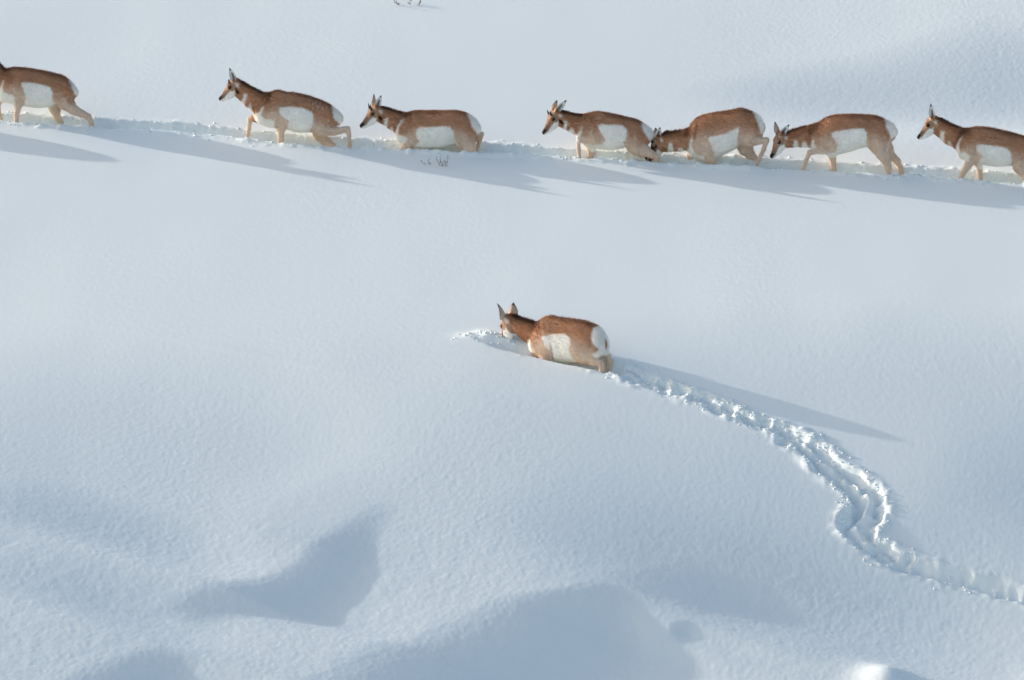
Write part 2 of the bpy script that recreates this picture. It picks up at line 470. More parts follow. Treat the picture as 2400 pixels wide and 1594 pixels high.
def build_clods(name, P, spread, count, label, size=(0.008, 0.026), weights=None, seed=3):
    rs = np.random.default_rng(seed)
    S = Soup()
    vis = np.nonzero((P[:-1, 0] > -6.4) & (P[:-1, 0] < 6.5))[0]
    w = np.ones(len(vis)) if weights is None else weights[vis]
    w = w / w.sum()
    protos = [clod_shape(1.0, 100 + k) for k in range(8)]
    xs, ys, rr = [], [], []
    for _ in range(count):
        i = rs.choice(vis, p=w); t = rs.random()
        a, b = P[i], P[i + 1]; c = a + (b - a) * t
        tx, ty = (b - a)[:2] / np.linalg.norm((b - a)[:2])
        hw = c[2] if len(c) > 2 else ROW_HALF
        side = rs.choice([-1, 1])
        q = side * (hw + abs(rs.normal(0.03, spread)) - (0.10 * rs.random() if len(c) > 2 else 0.0))
        xs.append(c[0] - ty * q); ys.append(c[1] + tx * q)
        rr.append(size[0] + (size[1] - size[0]) * rs.random() ** 2.5)
    zs = snow_z(np.array(xs), np.array(ys))
    for x, y, z, r in zip(xs, ys, zs, rr):
        v, f = protos[rs.integers(8)]
        a = rs.random() * 6.28
        R = np.array([[math.cos(a), -math.sin(a), 0], [math.sin(a), math.cos(a), 0], [0, 0, 1]])
        S.add(v @ R.T * r + np.array([x, y, z + 0.15 * r]), f)
    o = S.build(name, M_SNOW)
    tag(o, label, 'snow', kind='stuff')

build_clods('snow_clods', ROW_P, 0.06, 900, 'loose snow crumbs scattered along the lips of the herd\'s trench', (0.004, 0.016), seed=4)
_w = LONE_P[:, 5] ** 2
build_clods('snow_clods', LONE_P, 0.06, 1200, 'broken snow clods thrown up along the lone animal\'s winding trail', (0.004, 0.014), _w, seed=5)

def build_spray():
    rs = np.random.default_rng(21); S = Soup()
    for px, py, sx, sy, n in ((1142, 790, .10, .06, 26), (1168, 796, .10, .06, 18), (1205, 802, .16, .05, 22), (1095, 792, .16, .05, 10), (1215, 822, .10, .05, 5), (1290, 838, .25, .03, 14), (1385, 858, .12, .03, 12)):
        c = hit(px, py)
        for _ in range(n):
            x = c[0] + rs.normal(0, sx); y = c[1] + rs.normal(0, sy); r = 0.004 + 0.014 * rs.random() ** 2.5
            z = snow_z(x, y)[0]
            v, f = clod_shape(r, int(rs.integers(90)))
            S.add(v + np.array([x, y, z + 0.2 * r]), f)
    tag(S.build('snow_spray', M_SNOW), 'loose snow pushed up around the lone pronghorn\'s muzzle and chest', 'snow', kind='stuff')
build_spray()
# ------------------------------------------------------------------ pronghorns
def fur_material():
    m, t, p = new_mat('pronghorn_fur')
    at = t.nodes.new('ShaderNodeAttribute'); at.attribute_name = 'coat'
    df = t.nodes.new('ShaderNodeBsdfDiffuse'); tr = t.nodes.new('ShaderNodeBsdfTranslucent'); mx = t.nodes.new('ShaderNodeMixShader')
    mx.inputs[0].default_value = 0.6
    out = t.nodes['Material Output']
    t.links.new(at.outputs['Color'], df.inputs['Color']); t.links.new(at.outputs['Color'], tr.inputs['Color'])
    t.links.new(df.outputs[0], mx.inputs[1]); t.links.new(tr.outputs[0], mx.inputs[2]); t.links.new(mx.outputs[0], out.inputs['Surface'])
    t.nodes.remove(p)
    return m
M_FUR = fur_material()
GRID = 0.0105
CAN = 1307.0          # canonical head drawing: units per metre

def surface_nets(D, org, h):
    nx, ny, nz = D.shape
    acc = np.zeros((nx - 1, ny - 1, nz - 1, 3), dtype=np.float32); cnt = np.zeros((nx - 1, ny - 1, nz - 1), dtype=np.float32)
    N = (nx, ny, nz)
    for ax in range(3):
        o1, o2 = [k for k in range(3) if k != ax]
        for p in (0, 1):
            for q in (0, 1):
                lo = [None] * 3; hi = [None] * 3
                lo[ax] = slice(0, N[ax] - 1); hi[ax] = slice(1, N[ax])
                lo[o1] = hi[o1] = slice(p, N[o1] - 1 + p); lo[o2] = hi[o2] = slice(q, N[o2] - 1 + q)
                d0 = D[tuple(lo)]; d1 = D[tuple(hi)]
                cr = (d0 < 0) != (d1 < 0)
                t = np.where(cr, d0 / np.where(cr, d0 - d1, 1), 0)
                acc[..., ax] += t; acc[..., o1] += cr * p; acc[..., o2] += cr * q; cnt += cr
    act = cnt > 0
    ids = np.full(act.shape, -1, dtype=np.int64); ids[act] = np.arange(act.sum())
    ijk = np.argwhere(act)
    V = (ijk + acc[act] / cnt[act][:, None]) * h + org
    F = []
    S = D < 0
    for ax in range(3):
        o1, o2 = (ax + 1) % 3, (ax + 2) % 3
        lo = [slice(1, -1)] * 3; hi = [slice(1, -1)] * 3
        lo[ax] = slice(0, N[ax] - 1); hi[ax] = slice(1, N[ax])
        a = S[tuple(lo)]; b = S[tuple(hi)]
        e = np.argwhere(a != b)
        ins = a[tuple(e.T)]
        off = np.array([1, 1, 1]); off[ax] = 0
        g = e + off
        def cell(d1, d2):
            c = g.copy(); c[:, o1] += d1; c[:, o2] += d2
            return ids[tuple(c.T)]
        q = np.stack([cell(-1, -1), cell(0, -1), cell(0, 0), cell(-1, 0)], 1)
        q = np.where(ins[:, None], q, q[:, ::-1])
        F.append(q)
    return V, np.concatenate(F)

class Field:
    def __init__(self, lo, hi, h):
        self.h = h; self.org = np.array(lo)
        n = np.ceil((np.array(hi) - self.org) / h).astype(int) + 2
        self.D = np.full(n, 0.2, dtype=np.float32)
        self.ax = [self.org[k] + h * np.arange(n[k]) for k in range(3)]
    def region(self, lo, hi):
        sl = []
        for k in range(3):
            a = int(np.clip(np.floor((lo[k] - self.org[k]) / self.h), 0, self.D.shape[k] - 1))
            b = int(np.clip(np.ceil((hi[k] - self.org[k]) / self.h) + 1, a + 1, self.D.shape[k]))
            sl.append(slice(a, b))
        g = np.meshgrid(self.ax[0][sl[0]], self.ax[1][sl[1]], self.ax[2][sl[2]], indexing='ij')
        return tuple(sl), g
    def blend(self, sl, d, k):
        a = self.D[sl]
        h = np.clip(0.5 + 0.5 * (a - d) / k, 0, 1)
        self.D[sl] = a * (1 - h) + d * h - k * h * (1 - h)
    def cone(self, a, b, ra, rb, k=0.03, flat=1.0):
        a = np.array(a); b = np.array(b); r = max(ra, rb) + 0.07
        sl, (x, y, z) = self.region(np.minimum(a, b) - r, np.maximum(a, b) + r)
        ab = b - a; L2 = max(ab @ ab, 1e-9)
        t = np.clip(((x - a[0]) * ab[0] + (y - a[1]) * ab[1] + (z - a[2]) * ab[2]) / L2, 0, 1)
        d = np.sqrt((x - a[0] - t * ab[0]) ** 2 + ((y - a[1] - t * ab[1]) * flat) ** 2 + (z - a[2] - t * ab[2]) ** 2) - (ra + (rb - ra) * t)
        self.blend(sl, d.astype(np.float32), k)
    def ball(self, c, r, k=0.03, sc=(1, 1, 1)):
        c = np.array(c); m = r + 0.07
        sl, (x, y, z) = self.region(c - m, c + m)
        d = np.sqrt(((x - c[0]) * sc[0]) ** 2 + ((y - c[1]) * sc[1]) ** 2 + ((z - c[2]) * sc[2]) ** 2) - r
        self.blend(sl, d.astype(np.float32), k)

def poly_sd(px, py, poly):
    """signed distance to a polygon, negative inside"""
    P = np.array(poly, float); n = len(P)
    d = np.full(px.shape, 1e12); ins = np.zeros(px.shape, dtype=bool)
    for i in range(n):
        a = P[i]; b = P[(i + 1) % n]; e = b - a
        wx = px - a[0]; wy = py - a[1]
        t = np.clip((wx * e[0] + wy * e[1]) / max(e @ e, 1e-9), 0, 1)
        d = np.minimum(d, (wx - t * e[0]) ** 2 + (wy - t * e[1]) ** 2)
        c = ((a[1] > py) != (b[1] > py))
        with np.errstate(divide='ignore', invalid='ignore'):
            xi = a[0] + (py - a[1]) / (e[1] if abs(e[1]) > 1e-9 else 1e-9) * e[0]
        ins ^= c & (px < xi)
    return np.where(ins, -1, 1) * np.sqrt(d)

C_DARK = np.array([0.17, 0.080, 0.046]); C_BROWN = np.array([0.55, 0.315, 0.19]); C_TAN = np.array([0.78, 0.64, 0.515])
C_LEG = np.array([0.74, 0.57, 0.44]); C_WHITE = np.array([0.93, 0.91, 0.86]); C_BLACK = np.array([0.022, 0.016, 0.014])
C_FACE = np.array([0.43, 0.265, 0.17]); C_MANE = np.array([0.10, 0.045, 0.027]); C_CREAM = np.array([0.60, 0.50, 0.40])

# the head in its own drawing: a towards the nose, b up, units of CAN per metre
H_A = [-105, -90, -60, -20, 20, 58, 96, 140, 199, 250, 290, 312, 324]
H_TOP = [40, 78, 94, 99, 97, 86, 74, 58, 40, 31, 27, 18, -8]
H_BOT = [-20, -55, -85, -112, -128, -136, -138, -128, -106, -82, -62, -48, -22]
H_W = [.030, .046, .058, .064, .068, .067, .058, .048, .039, .034, .031, .024, .010]
CHEEK = [(2, -45), (40, -60), (63, -23), (120, -12), (225, -33), (318, -14), (335, -30), (300, -90), (160, -160), (70, -160), (40, -100)]

def ear_mesh(base, tip, face, length_w=0.034):
    """a cupped, pointed ear; 'face' is the way it opens"""
    base = np.array(base); tip = np.array(tip)
    ax = tip - base; L = np.linalg.norm(ax); ax /= L
    face = np.array(face, float); face -= ax * (face @ ax); face /= np.linalg.norm(face)
    side = np.cross(ax, face)
    nt_, nu = 16, 13
    ts = np.linspace(0, 1, nt_)
    wp = np.interp(ts, [0, .12, .3, .5, .7, .85, .95, 1], [.75, .92, 1.0, .95, .72, .42, .2, .05]) * length_w
    op = np.interp(ts, [0, .2, .5, .8, 1], [2.6, 1.9, 1.35, 1.15, 1.0])
    S = Soup(); vs = []; cs = []
    for layer, th in ((0, 0.0), (1, 0.0045)):
        for i, t in enumerate(ts):
            c = base + ax * L * t - face * (0.012 * (t ** 2.2)) + side * 0
            for k in range(nu):
                u = -1 + 2 * k / (nu - 1)
                an = u * op[i]
                r = wp[i] * 0.95 - th * (1 - 0.8 * t) * (1 - abs(u) ** 6)
                p = c + side * (r * math.sin(an)) - face * (r * (math.cos(an)) - wp[i] * 0.4)
                vs.append(p)
                rim = abs(u) ** 4
                if layer == 0:
                    col = (C_TAN * 0.5 + C_FACE * 0.6) * (1 - 0.3 * t)
                    col = col * (1 - sstep(.68, .9, t)) + C_BLACK * sstep(.68, .9, t)
                    col = col * (1 - 0.6 * rim) + C_BLACK * 0.6 * rim if t > .3 else col
                else:
                    mid = math.exp(-(u / 0.28) ** 2) * sstep(.05, .2, t) * (1 - sstep(.5, .7, t))
                    col = C_WHITE * 0.9 * (1 - mid) + C_MANE * mid
                    dk = max(sstep(.72, .9, t), 0.55 * rim * sstep(.2, .5, t))
                    col = col * (1 - dk) + C_BLACK * dk
                cs.append(col)
    f = []
    def I(l, i, k): return l * nt_ * nu + i * nu + k
    for i in range(nt_ - 1):
        for k in range(nu - 1):
            f.append((I(0, i, k), I(0, i + 1, k), I(0, i + 1, k + 1), I(0, i, k + 1)))
            f.append((I(1, i, k), I(1, i, k + 1), I(1, i + 1, k + 1), I(1, i + 1, k)))
        for k in (0, nu - 1):
            f.append((I(0, i, k), I(1, i, k), I(1, i + 1, k), I(0, i + 1, k)))
    for k in range(nu - 1):
        f.append((I(0, nt_ - 1, k), I(1, nt_ - 1, k), I(1, nt_ - 1, k + 1), I(0, nt_ - 1, k + 1)))
    S.add(vs, f, np.array(cs))
    return S

def uv_sphere(c, r, n=14, m=9, sc=(1, 1, 1)):
    v = [(0, 0, 1)]; f = []
    for i in range(1, m):
        th = math.pi * i / m
        for k in range(n):
            v.append((math.sin(th) * math.cos(2 * math.pi * k / n), math.sin(th) * math.sin(2 * math.pi * k / n), math.cos(th)))
    v.append((0, 0, -1))
    for k in range(n): f.append((0, 1 + k, 1 + (k + 1) % n))
    for i in range(m - 2):
        for k in range(n):
            f.append((1 + i * n + k, 1 + (i + 1) * n + k, 1 + (i + 1) * n + (k + 1) % n, 1 + i * n + (k + 1) % n))
    b = len(v) - 1
    for k in range(n): f.append((b, 1 + (m - 2) * n + (k + 1) % n, 1 + (m - 2) * n + k))
    return np.array(v) * r * np.array(sc) + np.array(c), f

def pronghorn(sp):
    ox, oy, kz = sp['view']
    ox += sp.get('shift', (0, 0))[0]; oy += sp.get('shift', (0, 0))[1]
    gx, gy = sp['ground']; gx += sp.get('shift', (0, 0))[0]; gy += sp.get('shift', (0, 0))[1]
    base = hit(gx, gy)
    half = sp.get('half', ROW_HALF + 0.03)
    P0 = base + np.array([0, half, 0])
    P0[2] = float(terrain(P0[0], P0[1]))
    yaw = math.radians(sp.get('yaw', 7.0))            # heading away from the camera
    ex = np.array([math.cos(yaw), -math.sin(yaw), 0.0]); ey = np.array([math.sin(yaw), math.cos(yaw), 0.0]); ez = np.array([0, 0, 1.0])
    if sp.get('lat'): P0 = P0 + ey * sp['lat']
    R = np.stack([ex, ey, ez], 1)
    PXM = F_PX / (((P0 - CAM) @ FWD)) * kz               # drawing units per metre

    def loc(zx, zy, y=0.0):
        d = ray(ox + zx / kz, oy + zy / kz)
        t = ((P0 + ey * y - CAM) @ ey) / (d @ ey)
        return R.T @ (CAM + t * d - P0)
    def rad(r): return r / PXM

    floor_z = -sp.get('depth', ROW_DEPTH)
    # ---- torso profile
    T = sp['torso']
    tx, tt, tb, tw = [], [], [], []
    for zx, zt, zb, w in T:
        p = loc(zx, zt); q = loc(zx, zb)
        tx.append(0.5 * (p[0] + q[0])); tt.append(p[2]); tb.append(q[2]); tw.append(w)
    f_top, f_bot, f_w = smooth_interp(tx, tt), smooth_interp(tx, tb), smooth_interp(tx, tw)
    # ---- head frame
    hx, hy, hy_lat, pitch, hyaw = sp['head']
    hs = sp.get('head_scale', 1.0)
    p_, q_ = math.radians(pitch), math.radians(hyaw)
    hO = loc(hx, hy, hy_lat)
    hA = np.array([-math.cos(p_) * math.cos(q_), -math.cos(p_) * math.sin(q_), -math.sin(p_)])
    hC = np.array([-math.sin(q_), math.cos(q_), 0.0])
    hB = np.array([-math.sin(p_) * math.cos(q_), -math.sin(p_) * math.sin(q_), math.cos(p_)])
    roll = math.radians(sp.get('roll', 0.0))
    hB, hC = hB * math.cos(roll) + hC * math.sin(roll), hC * math.cos(roll) - hB * math.sin(roll)
    def hp(a, b, c): return hO + (hA * a + hB * b) * hs / CAN + hC * c * hs
    # ---- limbs
    limbs = {}
    hoofs = []
    for key, ylat in (('fore_near', -0.085), ('fore_far', 0.085), ('hind_near', -0.09), ('hind_far', 0.09)):
        ch = sp[key]; pts = []
        n = len(ch)
        for i, (zx, zy, r) in enumerate(ch):
            yy = ylat * (1.0 if i > 1 else (0.62 if i == 0 else 0.85))
            pts.append((loc(zx, zy, yy), rad(r)))
        last, lr = pts[-1]
        if last[2] > floor_z + 0.05 and not sp.get('lifted') == key:
            nxt = np.array([last[0] + 0.01, last[1], floor_z + 0.045])
            pts.append((nxt, 0.017)); pts.append((nxt + np.array([-0.015, 0, -0.03]), 0.020))
        limbs[key] = pts
        hoofs.append((pts[-1][0], pts[-2][0]))
    neck = [(loc(zx, zy, yl[0] if yl else 0.0), rad(r)) for zx, zy, r, *yl in sp['neck']]
    neck = [((hp(-55, 0, 0)), 0.070 * hs)] + neck

    allp = [p for ch in limbs.values() for p, r in ch] + [p for p, r in neck] + [hp(330, 0, 0), hp(-60, 110, 0), hp(120, -140, 0)]
    allp += [np.array([a, 0, b]) for a, b in zip(tx, tt)] + [np.array([a, 0, b]) for a, b in zip(tx, tb)]
    allp = np.array(allp)
    lo = allp.min(0) - 0.12; hi = allp.max(0) + 0.12
    lo[1] = min(lo[1], -0.30); hi[1] = max(hi[1], 0.30)
    Fd = Field(lo, hi, GRID)

    def torso_d(x, y, z):
        top, bot, w = f_top(x), f_bot(x), np.maximum(f_w(x), 0.01)
        c = 0.54 * bot + 0.46 * top; ru = np.maximum(top - c, 0.01); rl = np.maximum(c - bot, 0.01)
        r = np.where(z > c, ru, rl)
        v = (z - c) / r
        # broad ribs, narrower along the spine
        wz = w * (1 - 0.26 * np.clip(v, 0, 1) ** 1.5)
        n = (np.abs(v) ** 2.1 + np.abs(y / wz) ** 2.1) ** (1 / 2.1)
        d = (n - 1) * np.minimum(r, w)
        ov = np.maximum(np.maximum(tx[0] - x, x - tx[-1]), 0)
        return np.where(ov > 0, np.maximum(d, 0) + ov, d)
    sl, g = Fd.region((tx[0] - .08, -.32, min(tb) - .08), (tx[-1] + .08, .32, max(tt) + .08))
    Fd.D[sl] = np.minimum(Fd.D[sl], torso_d(*g))
    # neck
    for (a, ra), (b, rb) in zip(neck[:-1], neck[1:]):
        Fd.cone(a, b, ra, rb, 0.045, 1.45)
    # limbs
    for key, pts in limbs.items():
        for i in range(len(pts) - 1):
            (a, ra), (b, rb) = pts[i], pts[i + 1]
            Fd.cone(a, b, ra, rb, 0.035 if i < 2 else 0.014, 1.55 if i == 0 else (1.3 if i == 1 else 1.12))
    # head
    hm = 0.32 * hs
    sl, (x, y, z) = Fd.region(hO - hm, hO + hm)
    def head_abc(x, y, z):
        dx, dy, dz = x - hO[0], y - hO[1], z - hO[2]
        s = CAN / hs
        return (dx * hA[0] + dy * hA[1] + dz * hA[2]) * s, (dx * hB[0] + dy * hB[1] + dz * hB[2]) * s, (dx * hC[0] + dy * hC[1] + dz * hC[2]) / hs
    h_top, h_bot, h_w = smooth_interp(H_A, H_TOP), smooth_interp(H_A, H_BOT), smooth_interp(H_A, H_W)
    def head_d(a, b, c):
        top, bot, w = h_top(a), h_bot(a), h_w(a)
        cc = 0.42 * bot + 0.58 * top
        r = np.where(b > cc, top - cc, cc - bot)
        v = (b - cc) / r
        wz = w * (1 - 0.38 * np.clip(-v, 0, 1) ** 1.5)
        n = np.sqrt(v ** 2 + (c / wz) ** 2)
        d = (n - 1) * np.minimum(r / CAN, w) * hs
        ov = np.maximum(np.maximum(H_A[0] - a, a - H_A[-1]), 0) / CAN * hs
        return np.where(ov > 0, np.maximum(d, 0) + ov, d)
    a, b, c = head_abc(x, y, z)
    Fd.blend(sl, head_d(a, b, c).astype(np.float32), 0.03)
    for s in (-1, 1):                                           # brow over the eye, ear root
        Fd.ball(hp(34, 50, s * .046), 0.026 * hs, 0.02)
        Fd.ball(hp(-88, 42, s * .040), 0.030 * hs, 0.03)
    V, F = surface_nets(Fd.D, Fd.org, GRID)

    # ---- coat colours
    x, y, z = V[:, 0], V[:, 1], V[:, 2]
    mir = V.copy(); mir[:, 1] = -np.abs(mir[:, 1])
    Wm = mir @ R.T + P0
    ppx, ppy = project(Wm)
    zx = (ppx - ox) * kz; zy = (ppy - oy) * kz
    jit = (7 * vnoise(x * 45, z * 45, 51) + 16 * vnoise(x * 130, z * 90, 52)) * (kz / 6.53)
    soft = 19.0 * kz / 6.53
    top = f_top(x)
    dep = (top - z) + 0.04 * vnoise(x * 6, z * 6, 53)
    k = sstep(0.12, 0.37, dep)[:, None]
    col = C_BROWN * (1 - k) + C_TAN * k
    kd = (sstep(0.05, 0.0, dep) * 0.5)[:, None]
    col = col * (1 - kd) + C_DARK * kd
    # legs
    dl = np.full(len(V), 9.0)
    for key, pts in limbs.items():
        for (a_, ra), (b_, rb) in zip(pts[2:-1], pts[3:]):
            ab = b_ - a_; t = np.clip(((V - a_) @ ab) / max(ab @ ab, 1e-9), 0, 1)
            dl = np.minimum(dl, np.linalg.norm(V - a_ - t[:, None] * ab, axis=1) - (ra + (rb - ra) * t))
    kl = sstep(0.03, 0.0, dl)[:, None]
    col = col * (1 - kl) + C_LEG * kl
    # neck
    dn = np.full(len(V), 9.0); nt_ = np.zeros(len(V)); updot = np.zeros(len(V))
    for i, ((a_, ra), (b_, rb)) in enumerate(zip(neck[:-1], neck[1:])):
        ab = b_ - a_; t = np.clip(((V - a_) @ ab) / max(ab @ ab, 1e-9), 0, 1)
        q = V - a_ - t[:, None] * ab
        d = np.linalg.norm(q, axis=1) - (ra + (rb - ra) * t)
        up = np.array([-ab[2], 0, ab[0]]); up /= max(np.linalg.norm(up), 1e-9)
        if up[2] < 0: up = -up
        m = d < dn
        dn = np.where(m, d, dn); updot = np.where(m, (q @ up) / (ra + (rb - ra) * t), updot)
        nt_ = np.where(m, i + t, nt_)
    kn = (sstep(0.03, 0.0, dn) * (nt_ < len(neck) - 1.4))[:, None]
    ncol = C_BROWN * 1.05
    col = col * (1 - kn) + ncol * kn
    km = (sstep(0.78, 1.0, updot) * sstep(0.03, 0.0, dn) * (nt_ < len(neck) - 1.6))[:, None]
    col = col * (1 - 0.75 * km) + C_MANE * 0.75 * km
    # dark streak before the shoulder, shade painted into the elbow crease, white fields
    for poly, c_ in sp.get('patches', []):
        w = sstep(soft, -soft, poly_sd(zx, zy, poly) + jit)[:, None]
        if c_ == 'd': w = w * 0.6
        cc = {'w': C_WHITE, 'd': C_DARK, 'c': C_CREAM, 'b': C_BLACK, 't': C_TAN}[c_]
        col = col * (1 - w) + cc * w
    # head markings
    a, b, c = head_abc(x, y, z)
    inh = sstep(0.02, 0.006, head_d(a, b, c)) * sstep(-75, -45, a)
    hj = 7 * vnoise(a * .06, b * .06, 55)
    hcol = np.repeat(C_FACE[None], len(V), 0)
    kt = (sstep(70, 240, a) * sstep(-0.6, 0.8, (b - h_bot(a)) / np.maximum(h_top(a) - h_bot(a), 1) * 2 - 1))[:, None]
    hcol = hcol * (1 - .55 * kt) + C_MANE * .55 * kt
    w = sstep(9, -9, poly_sd(a, b, CHEEK) + hj)[:, None]; hcol = hcol * (1 - w) + C_WHITE * w
    w = sstep(8, -8, poly_sd(a, b, [(225, 60), (245, -12), (316, -16), (345, -10), (340, 60)]) + hj)[:, None]; hcol = hcol * (1 - w) + C_BLACK * 1.6 * w
    w = sstep(8, -8, np.hypot((a - 40) / 1.1, b - 30) - 29)[:, None]; hcol = hcol * (1 - w) + C_BLACK * w
    w = sstep(8, -8, poly_sd(a, b, [(-75, 95), (-20, 78), (-25, 55), (-70, 50), (-80, 80)]) + hj)[:, None] * .7; hcol = hcol * (1 - w) + C_CREAM * w
    ko = sp.get('mask', 0.0)
    if ko:
        w = (sstep(10, -10, poly_sd(a, b, [(45, 70), (75, 20), (120, -12), (220, 0), (240, 60), (120, 90)]) + hj) * ko)[:, None]; hcol = hcol * (1 - w) + C_BLACK * 1.5 * w
    col = col * (1 - inh[:, None]) + hcol * inh[:, None]
    hd = np.abs(head_d(a, b, c)) 
    nearh = (np.abs(c) < .11) & (a > -150) & (a < 60)
    w = (sstep(9, -9, poly_sd(a, b, [(-118, 25), (-70, 18), (-48, -35), (-70, -62), (-105, -25)]) + hj) * nearh)[:, None] * .9; col = col * (1 - w) + C_WHITE * w
    if sp.get('cheek_spot', True):
        w = (sstep(9, -9, poly_sd(a, b, [(-22, -40), (5, -52), (22, -100), (15, -142), (-22, -130), (-30, -85)]) + hj) * nearh)[:, None]; col = col * (1 - w) + C_MANE * .6 * w
    col = np.clip(col, 0.005, 0.94)

    # ---- objects
    root = bpy.data.objects.new('pronghorn', None); COL.objects.link(root)
    root.empty_display_size = 0.2
    root.location = P0 + np.array([0, 0, floor_z]); root.rotation_euler = (0, 0, -yaw)
    tag(root, sp['label'], 'pronghorn', 'pronghorns wading through deep snow')
    dzv = np.array([0, 0, -floor_z])
    mesh_obj('body', V + dzv, F, M_COAT, root, True, col)
    for s in (-1, 1):
        e, f = uv_sphere(hp(40, 30, s * .047), 0.0215 * hs)
        S = Soup(); S.add(e + dzv, f); S.build('eye', M_EYE, root)
    for bs, tip, face in sp['ears']:
        s = -1 if bs == 'near' else 1
        B = hp(-92, 58, s * .046)
        T_ = loc(*tip)
        fv = hA * face[0] + hB * face[1] + hC * s * face[2]
        S = ear_mesh(B + dzv, T_ + dzv, fv, 0.039 * hs * sp.get('ear_w', 1.0))
        S.build('ear', M_COAT, root)
    # tail lying over the rump
    S = Soup()
    q0 = np.array([tx[-2] - 0.005, 0, tt[-2] - 0.02]); q1 = np.array([tx[-1] + 0.012, 0, 0.5 * (tt[-1] + tb[-1])]); q2 = q1 + np.array([-0.005, 0, -0.05])
    S.tube([q + dzv for q in (q0, 0.5 * (q0 + q1) + np.array([.008, 0, .004]), q1, q2)], [.012, .016, .013, .003], 8, sp.get('tail', C_WHITE * 0.9))
    S.build('tail', M_COAT, root)
    hl = sp.get('horn', 0.0)
    if hl:
        for s in (-1, 1):
            S = Soup()
            p0 = hp(6, 78, s * .034)
            dr = hB * 0.90 - hA * 0.42 + hC * s * 0.22; dr /= np.linalg.norm(dr)
            L = 0.02 * hs + hl
            pts = [p0 + dr * L * t + hA * (-0.10 * L * t * t) for t in np.linspace(0, 1, 7)]
            S.tube([p + dzv for p in pts], [r * hs for r in (.015, .0145, .013, .0105, .008, .005, .0015)], 8)
            S.build('horn', M_HORN, root)
    # short winter fur standing off the skin
    fn = np.cross(V[F[:, 2]] - V[F[:, 0]], V[F[:, 3]] - V[F[:, 1]])
    N = np.zeros_like(V)
    for q in range(4): np.add.at(N, F[:, q], fn)
    N /= np.maximum(np.linalg.norm(N, axis=1), 1e-12)[:, None]
    rs = np.random.default_rng(sp['seed'] + 50)
    legm = sstep(0.03, 0.0, dl); headm = inh
    flow = np.stack([np.ones(len(V)), np.zeros(len(V)), -0.45 - 0.3 * sstep(0.1, 0.4, dep)], 1)
    flow = flow * (1 - legm[:, None]) + np.array([0.15, 0, -1.0]) * legm[:, None]
    flow = flow * (1 - headm[:, None]) - hA * headm[:, None]
    flow -= N * np.sum(flow * N, 1)[:, None]; flow /= np.maximum(np.linalg.norm(flow, axis=1), 1e-9)[:, None]
    ln = 0.020 * (1 - 0.62 * legm) * (1 - 0.72 * headm) * (1 + 0.6 * sstep(0.2, 0.9, updot) * (dn < 0.03))
    # longer hair along shoulder crease and spine
    ln *= 1 + 0.45 * sstep(0.06, 0.0, dep)
    bv, bc = [], []
    for rep_ in range(sp.get('fur', 2)):
        jt = rs.normal(0, 1, V.shape)
        ruf = sp.get('ruffle', 1.0)
        d = flow + 0.20 * ruf * jt + N * ((0.24 + 0.18 * rs.random(len(V))) * ruf)[:, None]
        d /= np.linalg.norm(d, axis=1)[:, None]
        p = V + 0.006 * rs.normal(0, 1, V.shape) - N * 0.003
        L = (ln * (0.6 + 0.8 * rs.random(len(V))))[:, None]
        sd = np.cross(d, N); sd /= np.maximum(np.linalg.norm(sd, axis=1), 1e-9)[:, None]
        wd = (0.0022 + 0.0012 * rs.random(len(V)))[:, None]
        tri = np.stack([p - sd * wd, p + sd * wd, p + d * L], 1)
        wht = sstep(0.35, 0.65, col[:, 2:3])
        var = (0.90 + 0.20 * rs.random((len(V), 1))) * (1 + 0.16 * vnoise(x * 22, z * 40, 61) + 0.30 * vnoise(x * 9, z * 9, 62))[:, None]
        cv = np.clip(col * (var * (1 - 0.75 * wht) + 0.75 * wht), 0.004, 0.94)
        bv.append(tri.reshape(-1, 3)); bc.append(np.repeat(cv, 3, 0))
    bv = np.concatenate(bv); bc = np.concatenate(bc)
    fo = mesh_obj('fur', bv + dzv, np.arange(len(bv)).reshape(-1, 3), M_FUR, root, False, bc); fo['kind'] = 'stuff'
    # mane along the nape
    S = Soup(); rs = np.random.default_rng(sp['seed'])
    for _ in range(sp.get('mane', 150)):
        t = rs.random() ** 1.3 * (len(neck) - 1.7); i = int(t); u = t - i
        (a_, ra), (b_, rb) = neck[i], neck[i + 1]
        ab = b_ - a_; L = np.linalg.norm(ab); ab = ab / L
        up = np.array([-ab[2], 0, ab[0]]); up /= np.linalg.norm(up)
        if up[2] < 0: up = -up
        r = ra + (rb - ra) * u
        o = rs.normal(0, 0.30)
        p = a_ + (b_ - a_) * u + up * r * math.cos(o) * 0.93 + np.array([0, 1, 0]) * r * math.sin(o) * 0.55
        dr = up * (0.9 + 0.2 * rs.random()) + ab * (0.35 + 0.5 * rs.random()) + np.array([0, 1, 0]) * (0.5 * math.sin(o) + rs.normal(0, .15))
        dr /= np.linalg.norm(dr)
        Ln = (0.028 + 0.032 * rs.random()) * (1.15 - 0.5 * t / (len(neck) - 1.7)) * sp.get('mane_len', 1.0)
        S.tube([p + dzv, p + dr * Ln * .55 + dzv, p + dr * Ln + ab * Ln * .15 + dzv], [.0055, .004, .0008], 4)
    mo = S.build('mane', M_MANE, root); mo['kind'] = 'stuff'
    for hf, prev in hoofs:
        S = Soup()
        for s in (-1, 1):
            o = np.array([0, s * 0.009, 0])
            S.tube([hf + o + np.array([0.004, 0, .030]) + dzv, hf + o + np.array([-0.004, 0, .012]) + dzv, hf + o + np.array([-0.020, 0, -.012]) + dzv], [.016, .019, .015], 8)
        S.build('hoof', M_HORN, root)
